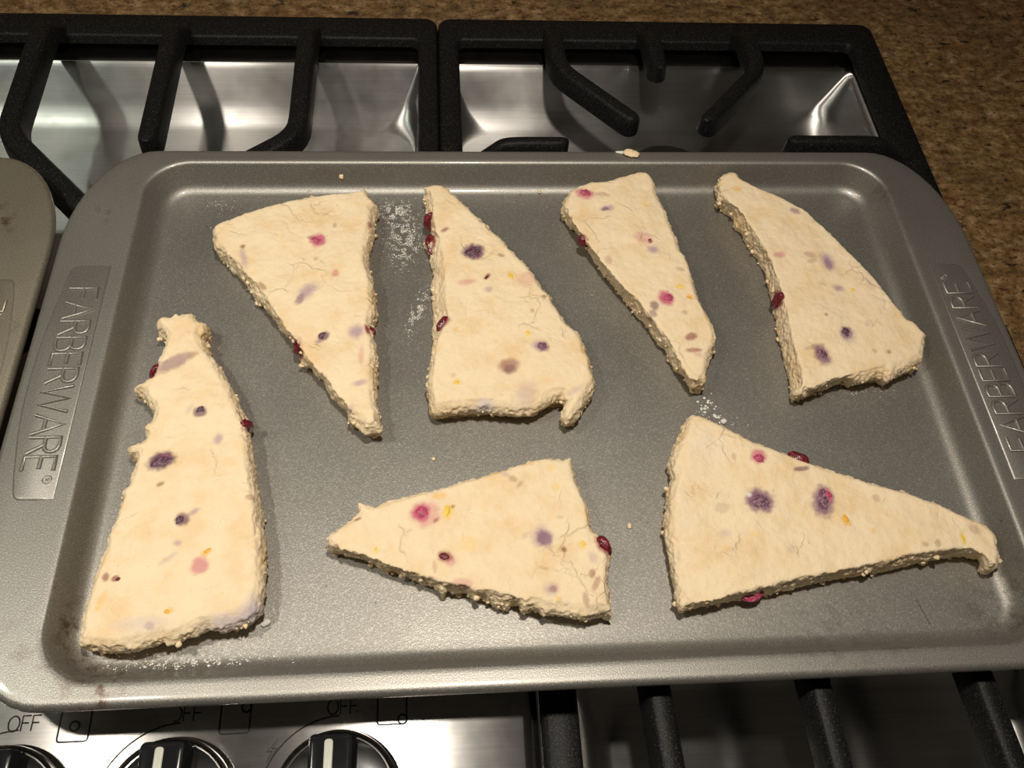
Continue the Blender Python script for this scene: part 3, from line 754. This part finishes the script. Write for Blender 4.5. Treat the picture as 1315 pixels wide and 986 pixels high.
 ('s7',[621,-279,651,-250,690,-251,719,-271,761,-290,818,-327,875,-368,943,-409,990,-432,1059,-466,1128,-498,1196,-531,1266,-557,1334,-587,1402,-616,1471,-642,1542,-660,1608,-692,1673,-724,1736,-766,1777,-793,1822,-808,1850,-834,1878,-880,1868,-930,1862,-980,1834,-1016,1790,-1020,1829,-946,1782,-933,1721,-931,1657,-940,1604,-949,1584,-971,1564,-954,1499,-970,1434,-979,1370,-990,1306,-998,1231,-1008,1155,-1020,1080,-1030,1004,-1044,929,-1059,880,-1068,807,-1075,746,-1086,673,-1094,590,-1101,493,-1138,464,-1142,462,-1108,462,-1050,462,-991,459,-931,459,-858,460,-795,473,-732,488,-668,507,-603,530,-550,526,-523,526,-482,555,-413,589,-357,609,-315],
  [None,None,None,None,None,None,None,None,None,None,None,None,None,None,None,None,None,None,None,None,None,None,None,None,None,None,None,1.0,(1756,-952),(1705,-944),(1651,-942),(1595,-947),(1545,-951),(1526,-954),(1502,-956),(1447,-960),(1383,-973),(1320,-986),(1258,-996),(1184,-1007),(1110,-1020),(1037,-1033),(965,-1042),(893,-1054),(844,-1066),(772,-1082),(712,-1096),(641,-1111),(559,-1131),0.52,0.95,0.52,0.49,0.52,0.52,0.48,0.34,0.2,0.13,None,0.19,0.65,0.11,None,None,None],
  [(911,-490,160,31,30,0.16,'m',0.75,0),(1101,-485,128,47,22,-0.44,'r',1,1),(1090,-553,160,31,11,0.12,'d',0.7,0),(873,-699,160,53,49,-0.32,'p',0.95,0),(831,-669,160,12,12,-0.03,'w',0.9,0),(1151,-708,160,39,66,-0.33,'p',0.9,0),(1167,-679,160,27,29,-0.03,'m',0.8,0),(1224,-802,160,17,29,0.31,'o',0.9,0),(1329,-849,160,12,12,-0.03,'o',0.6,0),(778,-1068,80,48,13,0.17,'m',0.9,1),(1709,-895,160,11,34,-0.03,'y',0.75,0),(698,-839,160,26,20,-0.03,'l',0.35,0),(702,-727,160,26,23,-0.03,'r',0.22,0),(1587,-916,160,12,15,-0.03,'b',0.5,0),(815,-849,160,26,18,-0.03,'y',0.3,0),(1383,-702,160,15,16,-0.03,'r',0.3,0),(1531,-920,160,13,10,-0.43,'b',0.5,0),(691,-910,160,10,18,0.31,'o',0.5,0),(510,-1154,160,11,7,-0.04,'b',0.2,0),(1771,-859,160,20,20,-0.44,'b',0.35,0),(803,-484,160,10,14,-0.03,'b',0.35,0),(693,-437,160,87,83,-0.03,'w',0.25,0),(550,-776,160,32,76,-0.22,'w',0.2,0),(959,-919,160,16,17,-0.03,'l',0.3,0)]),
]

FLOOR_Z = RIM - DEPTH
H = 0.0160
def nz(p, s, seed=0.0):
    return noise.noise(Vector((p[0] * s + seed, p[1] * s - seed * 1.7, p[2] * s + seed * 0.6)))

def inward(P, i, d, w=3):
    n = len(P)
    t = (P[(i + w) % n] - P[(i - w) % n])
    if t.length < 1e-9: return P[i].copy()
    t.normalize()
    return P[i] + Vector((t.y, -t.x)) * d      # outline runs clockwise

def scone_mesh(out, top, spots, seed):
    O = [Vector((out[2 * i] * 1e-4, out[2 * i + 1] * 1e-4)) for i in range(len(out) // 2)]
    T = [Vector((t[0] * 1e-4, t[1] * 1e-4)) if isinstance(t, tuple) else None for t in top]
    R = [t if isinstance(t, float) else 0.0 for t in top]       # 1 where the near edge rolls down to its foot
    n = len(O)
    area = sum(O[i].x * O[(i + 1) % n].y - O[(i + 1) % n].x * O[i].y for i in range(n))
    if area > 0: O.reverse(); T.reverse(); R.reverse()
    P, Q, W, RO = [], [], [], []
    for i in range(n):
        a, b = O[i], O[(i + 1) % n]
        ta, tb = T[i], T[(i + 1) % n]
        k = max(1, int((b - a).length / 0.0008))
        for j in range(k):
            t = j / k
            q = a.lerp(b, t)
            P.append(q)
            wa, wb = (0.0 if ta is None else 1.0), (0.0 if tb is None else 1.0)
            W.append(wa + (wb - wa) * t)
            RO.append(R[i] + (R[(i + 1) % n] - R[i]) * t)
            if ta is not None and tb is not None: Q.append(ta.lerp(tb, t))
            elif ta is not None: Q.append(ta + (q - a))
            elif tb is not None: Q.append(tb + (q - b))
            else: Q.append(None)
    m = len(P)
    ins = [inward(P, i, 0.0030, 5) for i in range(m)]
    half = [inward(P, i, 0.0010, 4) for i in range(m)]
    jit = [0.0006 * nz((p.x, p.y, 0.3), 1100, seed) + 0.0006 * nz((p.x, p.y, 0.3), 420, seed + 3) for p in P]
    P = [inward(P, i, -jit[i], 2) for i in range(m)]
    def clampb(v): return Vector((min(0.1850, max(-0.1845, v.x)), min(0.1222, max(-0.1220, v.y))))
    rings = []
    for zf, fu, fp in ((0.0, None, 0.0), (0.30, None, 0.14), (0.62, None, 0.42), (0.86, None, 0.78), (1.0, None, 1.0)):
        r = []
        for i in range(m):
            if zf == 0.0: u = half[i]
            elif zf == 0.30: u = P[i]
            elif zf == 0.62: u = P[i]
            elif zf == 0.86: u = half[i]
            else: u = ins[i]
            if RO[i] > 0:
                prof = {0.0: 0.0055, 0.30: 0.0024, 0.62: 0.0001, 0.86: 0.0013, 1.0: 0.0048}[zf]
                u = u.lerp(inward(P, i, prof, 5), RO[i])
            if Q[i] is not None:
                v = P[i].lerp(Q[i], fp)
                u = u.lerp(v, W[i])
            if zf < 0.2:
                if W[i] > 0: u = u.lerp(inward(P, i, 0.0016, 4), W[i])
                u = clampb(u)
            elif zf < 0.5: u = Vector((min(0.188, max(-0.188, u.x)), min(0.1252, max(-0.1250, u.y))))
            r.append((u.x, u.y, H * zf))
        rings.append(r)
    bm = bmesh.new()
    vs = loft(bm, rings)
    tris = tessellate_polygon([[Vector((p.x, p.y, 0)) for p in P]])
    for ring in (vs[0], vs[-1]):
        for t in tris: bm.faces.new([ring[k] for k in t])
    bmesh.ops.recalc_face_normals(bm, faces=bm.faces)
    me = bpy.data.meshes.new('dough')
    bm.to_mesh(me); bm.free()
    tmp = bpy.data.objects.new('tmp', me)
    COL.objects.link(tmp)
    rm = tmp.modifiers.new('remesh', 'REMESH')
    rm.mode = 'VOXEL'
    rm.voxel_size = 0.00062
    dg = bpy.context.evaluated_depsgraph_get()
    m2 = bpy.data.meshes.new_from_object(tmp.evaluated_get(dg))
    bpy.data.objects.remove(tmp)
    bpy.data.meshes.remove(me)
    m2.name = 'dough'
    nv = len(m2.vertices)
    co = np.empty(nv * 3); m2.vertices.foreach_get('co', co); co = co.reshape(-1, 3)
    ed = np.empty(len(m2.edges) * 2, dtype=np.int64); m2.edges.foreach_get('vertices', ed); ed = ed.reshape(-1, 2)
    deg = np.bincount(ed.ravel(), minlength=nv)[:, None]
    def smooth(c, k, f=0.55):
        for _ in range(k):
            s = np.zeros_like(c)
            np.add.at(s, ed[:, 0], c[ed[:, 1]]); np.add.at(s, ed[:, 1], c[ed[:, 0]])
            c = c + (s / deg - c) * f
        return c
    sm = smooth(co, 14)
    co = smooth(co, 3)
    m2.vertices.foreach_set('co', sm.ravel()); m2.update()
    nr = np.empty(nv * 3); m2.vertex_normals.foreach_get('vector', nr); nr = nr.reshape(-1, 3)
    topf = np.clip((nr[:, 2] - 0.45) / 0.4, 0, 1)
    disp = np.zeros(nv)
    for i in range(nv):
        p = co[i]
        t = topf[i]
        low = 0.0010 * nz(p, 42, seed) + 0.0005 * nz(p, 130, seed + 2)
        d = t * (low + 0.00022 * nz(p, 420, seed + 5) + 0.00035 * min(0, nz(p, 190, seed + 25) + 0.25))
        # hairline cracks across the top
        if t > 0.5:
            c1 = abs(nz((p[0] + 0.004 * nz(p, 90, seed + 11), p[1] + 0.004 * nz(p, 90, seed + 13), 0), 62, seed + 9))
            gate = nz(p, 34, seed + 21)
            if c1 < 0.022 and gate > 0.16:
                d -= 0.0007 * (1 - c1 / 0.022) * min(1, (gate - 0.16) * 6)
        if t < 1:
            cr = 0.0006 * nz(p, 260, seed + 6) + 0.0006 * nz(p, 560, seed + 8) + 0.0005 * nz(p, 1150, seed + 18) + 0.0008 * (abs(nz(p, 170, seed + 4)) - 0.25)
            d += (1 - t) * cr
        disp[i] = d
    co = co + nr * disp[:, None]
    co[:, 2] = np.maximum(co[:, 2], 0.0)
    m2.vertices.foreach_set('co', co.ravel())
    finish(m2, 180)
    # berry juice, zest and flour marks kneaded into the dough
    col = np.zeros((nv, 3)); al = np.zeros(nv)
    wob = np.array([(nz(p, 300, seed + 31), nz(p, 300, seed + 37), nz(p, 700, seed + 41)) for p in co])
    for (sx, sy, sz, L, Mi, an, kind, st, side) in spots:
        c = np.array((sx * 1e-4, sy * 1e-4, sz * 1e-4))
        d = co - c
        ca, sa = math.cos(an), math.sin(an)
        u = (d[:, 0] * ca + d[:, 1] * sa) / (L * 1e-4)
        w = (-d[:, 0] * sa + d[:, 1] * ca) / (Mi * 1e-4)
        dz = d[:, 2] / (0.012 if kind == 'f' else (0.006 if not side else 0.0045))
        r = np.sqrt(u * u + w * w + dz * dz) + 0.20 * wob[:, 0] + 0.20 * wob[:, 2]
        lo, hi = (0.25, 1.5) if kind in 'lfw' else ((0.5, 1.3) if kind in 'yo' else (0.72, 1.5))
        k = np.clip((hi - r) / (hi - lo), 0, 1)
        k = k * k * (3 - 2 * k) * st
        rgb = np.array(STAIN_RGB[kind])
        na = k + al * (1 - k)
        safe = np.maximum(na, 1e-6)
        col = (rgb[None, :] * k[:, None] + col * (al * (1 - k))[:, None]) / safe[:, None]
        al = na
    at = m2.attributes.new('stain', 'FLOAT_COLOR', 'POINT')
    at.data.foreach_set('color', np.concatenate([col, al[:, None]], 1).ravel())
    m2.attributes.active_color = at
    m2.materials.clear()
    m2.materials.append(DOUGH)
    return m2, co, nr

def berry_mesh(rx, ry, rz, seed, sub=3):
    bm = bmesh.new()
    bmesh.ops.create_icosphere(bm, subdivisions=sub, radius=1.0)
    for v in bm.verts:
        k = 1 + 0.22 * noise.noise(v.co * 1.7 + Vector((seed, seed * 2, 0))) + 0.10 * noise.noise(v.co * 4.1 + Vector((seed, 0, seed)))
        v.co = Vector((v.co.x * rx * k, v.co.y * ry * k, v.co.z * rz * k))
    me = bpy.data.meshes.new('berry')
    bm.to_mesh(me); bm.free()
    finish(me, 180)
    return me

LABELS = {
    's1': 'long upright scone at the left side of the pan, ragged narrow tip pointing away',
    's2': 'scone in the back row with its wide end at the back, leftmost of that row',
    's3': 'scone in the back row pointing away, wide end near, loose flap at its right corner',
    's4': 'slender back-row scone with wide end at the back, bright pink berry near its middle',
    's5': 'curved rightmost scone of the back row, dark wet berry in its left cut side',
    's6': 'scone in the front row with tip pointing left and a large red berry',
    's7': 'scone in the front row with tip pointing right, two big purple berries on top',
}
for idx, (nm, out, top, spots) in enumerate(SCONE_DATA):
    me, co, nr = scone_mesh(out, top, spots, 11.3 + idx * 7.7)
    cx, cy = float(co[:, 0].mean()), float(co[:, 1].mean())
    root = tag(empty('scone', (cx, cy, FLOOR_Z + 0.0001)), LABELS[nm], 'scone', 'unbaked scones on the pan')
    mesh_obj('dough', me, DOUGH, root, (-cx, -cy, 0))
    rnd = random.Random(idx + 40)
    low = np.where((co[:, 2] < 0.011) & (co[:, 2] > 0.0012) & (np.abs(nr[:, 2]) < 0.5))[0]
    cb = bmesh.new()
    for _ in range(230):
        i = int(low[rnd.randrange(len(low))])
        p = co[i]
        if nz(p, 90, idx + 5.0) < -0.02: continue
        rad = 0.0004 + 0.0010 * rnd.random() ** 2.5
        q3 = bmesh.ops.create_icosphere(cb, subdivisions=1, radius=rad)
        off = Vector(p) + Vector(nr[i]) * rad * (0.7 * rnd.random() - 0.1)
        for v_ in q3['verts']:
            v_.co = Vector((v_.co.x * rnd.uniform(0.45, 1.5), v_.co.y * rnd.uniform(0.45, 1.5), v_.co.z * rnd.uniform(0.4, 1.2))) + off
            v_.co.z = max(v_.co.z, 0.0)
    tag(obj('loose_crumbs', cb, DOUGH, root, (-cx, -cy, 0), 180), kind='stuff')
    for q, (sx, sy, sz, L, Mi, an, kind, st, side) in enumerate(spots):
        if kind not in BERRY: continue
        if kind in 'yo':
            if st < 0.7: continue
        elif st < 0.74: continue
        c = np.array((sx * 1e-4, sy * 1e-4, sz * 1e-4))
        if side:
            i = int(np.argmin(((co - c) ** 2).sum(1)))
        else:
            d2 = ((co[:, :2] - c[:2]) ** 2).sum(1)
            near = np.where(d2 < 0.0012 ** 2)[0]
            if len(near) == 0: near = [int(np.argmin(d2))]
            i = max(near, key=lambda k: co[k, 2])
        n_ = Vector(nr[i])
        if not side: n_ = Vector((0, 0, 1)).lerp(n_, 0.3)
        n_.normalize()
        rx, ry = L * 1e-4, Mi * 1e-4
        wet = side and kind == 'r'
        if kind in 'yo':
            rz = 0.0006; sink = 0.00035; rx *= 0.75; ry *= 0.75
        elif side:
            rz = 0.0034; sink = 0.0007; rx *= 1.1; ry *= 1.1
        else:
            rz = 0.0016; sink = 0.00118
        b = berry_mesh(rx, ry, rz, 3.1 * q + idx, 3 if kind not in 'yo' else 2)
        o = mesh_obj('zest_fleck' if kind in 'yo' else 'berry', b, BERRY[kind], root)
        o.data.name = o.name
        p = Vector(co[i]) - n_ * sink
        if side: p = p.lerp(Vector(c), 0.35)
        xax = Vector((math.cos(an), math.sin(an), 0))
        if side:
            # long axis follows the cut face
            xax = (xax - n_ * xax.dot(n_))
            if xax.length < 0.2: xax = Vector((-n_.y, n_.x, 0.01))
        xax = (xax - n_ * xax.dot(n_)).normalized()
        yax = n_.cross(xax)
        o.matrix_local = Matrix.Translation(p - Vector((cx, cy, 0))) @ Matrix((xax, yax, n_)).transposed().to_4x4()

# ------------------------------------------------------------------ crumbs, flour, a fibre
def crumb(label, x, y, z, rx, ry, rz, seed, an=0.0, mat=DOUGH):
    me = berry_mesh(rx, ry, rz, seed, 3)
    for v in me.vertices:
        v.co += v.normal * 0.25 * min(rx, ry) * noise.noise(v.co * 900 + Vector((seed, 0, 0)))
    low = min(v.co.z for v in me.vertices)
    for v in me.vertices: v.co.z -= low
    o = mesh_obj('dough_crumb', me, mat, None, (x, y, z))
    o.rotation_euler = (0, 0, an)
    return tag(o, label, 'crumb')
crumb('pale dough scrap lying on the back rim of the pan', 0.0590, 0.1390, RIM + 0.0001, 0.0045, 0.0026, 0.0012, 2.0, -0.3)
crumb('thin flat smear of dough beside the scrap on the back rim', 0.0535, 0.1404, RIM + 0.0001, 0.0030, 0.0010, 0.0005, 4.0, -0.1, FLOUR)
crumb('small white crumb stuck on the back wall of the pan', -0.0985, 0.1308, RIM - 0.0092, 0.0014, 0.0018, 0.0014, 5.0)
crumb('tiny pale crumb at the back fold of the pan floor', 0.0085, 0.1250, FLOOR_Z + 0.0008, 0.0008, 0.0014, 0.0008, 6.0)
crumb('tiny crumb near the front edge of the curved rightmost scone', 0.1668, -0.0035, FLOOR_Z, 0.0012, 0.0010, 0.0009, 7.0)
crumb('white crumb by the near right corner of the long left scone', -0.1177, -0.1098, FLOOR_Z, 0.0021, 0.0012, 0.0009, 8.0, 0.5, FLOUR)
crumb('tiny crumb on bare pan above the scone pointing left', -0.0507, -0.0381, FLOOR_Z, 0.0010, 0.0007, 0.0006, 9.0, -0.4)
crumb('tiny crumb on bare pan between the two front-row scones', 0.0334, -0.0730, FLOOR_Z, 0.0009, 0.0014, 0.0007, 10.0)
crumb('white crumb behind the scone pointing right, nearest of the flour specks there', 0.0845, -0.0222, FLOOR_Z, 0.0015, 0.0012, 0.0009, 12.0, 0.2, FLOUR)

def flour_patch(label, blobs, seed):
    rnd = random.Random(seed)
    bm = bmesh.new()
    for (x, y, sx, sy, an, n, big) in blobs:
        for _ in range(n):
            u, w = rnd.gauss(0, 1), rnd.gauss(0, 1)
            px = x + math.cos(an) * u * sx - math.sin(an) * w * sy
            py = y + math.sin(an) * u * sx + math.cos(an) * w * sy
            if noise.noise(Vector((px * 330, py * 330, seed))) < -0.05: continue
            if not (-0.184 < px < 0.184 and -0.1275 < py < 0.1225): continue
            dz = max(0.0, -0.1222 - py)
            fz = FLOOR_Z + 0.0072 - math.sqrt(0.0072 ** 2 - dz * dz)      # follows the rounded foot of the near wall
            r = big * (0.35 + 0.9 * rnd.random() ** 3)
            h = r * 0.45
            k = rnd.randint(4, 6)
            a0 = rnd.random() * 6
            base = [bm.verts.new((px + r * (0.7 + 0.5 * rnd.random()) * math.cos(a0 + 2 * math.pi * i / k), py + r * (0.7 + 0.5 * rnd.random()) * math.sin(a0 + 2 * math.pi * i / k), fz)) for i in range(k)]
            t = bm.verts.new((px, py, fz + h))
            for i in range(k): bm.faces.new((base[i], base[(i + 1) % k], t))
    me = bpy.data.meshes.new('flour_dusting')
    bm.to_mesh(me); bm.free()
    o = mesh_obj('flour_dusting', me, FLOUR)
    return tag(o, label, 'flour', None, 'stuff')
flour_patch('smeared flour on the pan between the two left scones of the back row',
            [(-0.067, 0.100, 0.005, 0.010, 0.2, 2600, 0.00026), (-0.064, 0.085, 0.004, 0.006, -0.3, 900, 0.00026), (-0.058, 0.045, 0.0018, 0.007, -0.35, 900, 0.00026), (-0.070, 0.112, 0.005, 0.003, 0, 900, 0.00026), (-0.045, 0.118, 0.006, 0.003, 0, 300, 0.00024)], 3)
flour_patch('flour specks on the pan left of the leftmost back-row scone',
            [(-0.160, 0.1175, 0.006, 0.0018, 0.0, 90, 0.0003), (-0.154, 0.102, 0.006, 0.008, 0.6, 120, 0.00025), (-0.140, 0.075, 0.007, 0.010, 0, 25, 0.0003), (-0.128, 0.1175, 0.008, 0.002, 0, 40, 0.0003)], 5)
flour_patch('flour specks on the pan behind the scone pointing right',
            [(0.0770, -0.0150, 0.0035, 0.0032, 0.7, 60, 0.0006), (0.081, -0.018, 0.0025, 0.0015, -0.6, 60, 0.0006), (0.086, -0.02, 0.006, 0.004, -0.6, 50, 0.0003), (0.155, -0.006, 0.011, 0.003, 0.1, 160, 0.0003)], 7)
flour_patch('flour dust along the near edge of the pan below the long left scone',
            [(-0.150, -0.1240, 0.017, 0.0012, 0.0, 700, 0.00034), (-0.165, -0.1205, 0.012, 0.0012, 0.0, 120, 0.0003), (-0.130, -0.1195, 0.008, 0.0022, 0.2, 160, 0.0003), (-0.1185, -0.1085, 0.003, 0.0012, 0.6, 60, 0.0004), (-0.132, -0.114, 0.005, 0.003, 0, 90, 0.00025)], 9)
flour_patch('scattered flour specks over the bare middle of the pan',
            [(0.02, -0.01, 0.07, 0.05, 0, 90, 0.00028), (-0.02, 0.118, 0.05, 0.003, 0, 40, 0.0003)], 13)
hair = tube('dark_fibre', [[(0.1512, -0.1098, 0), (0.1522, -0.1140, 0), (0.1532, -0.1182, 0), (0.1536, -0.1205, 0)]], 0.00012, HAIR, None, (), 1.0, (0, 0, FLOOR_Z + 0.00012), 1)
tag(hair, 'short dark fibre on the pan floor below the tip of the scone pointing right', 'fibre')
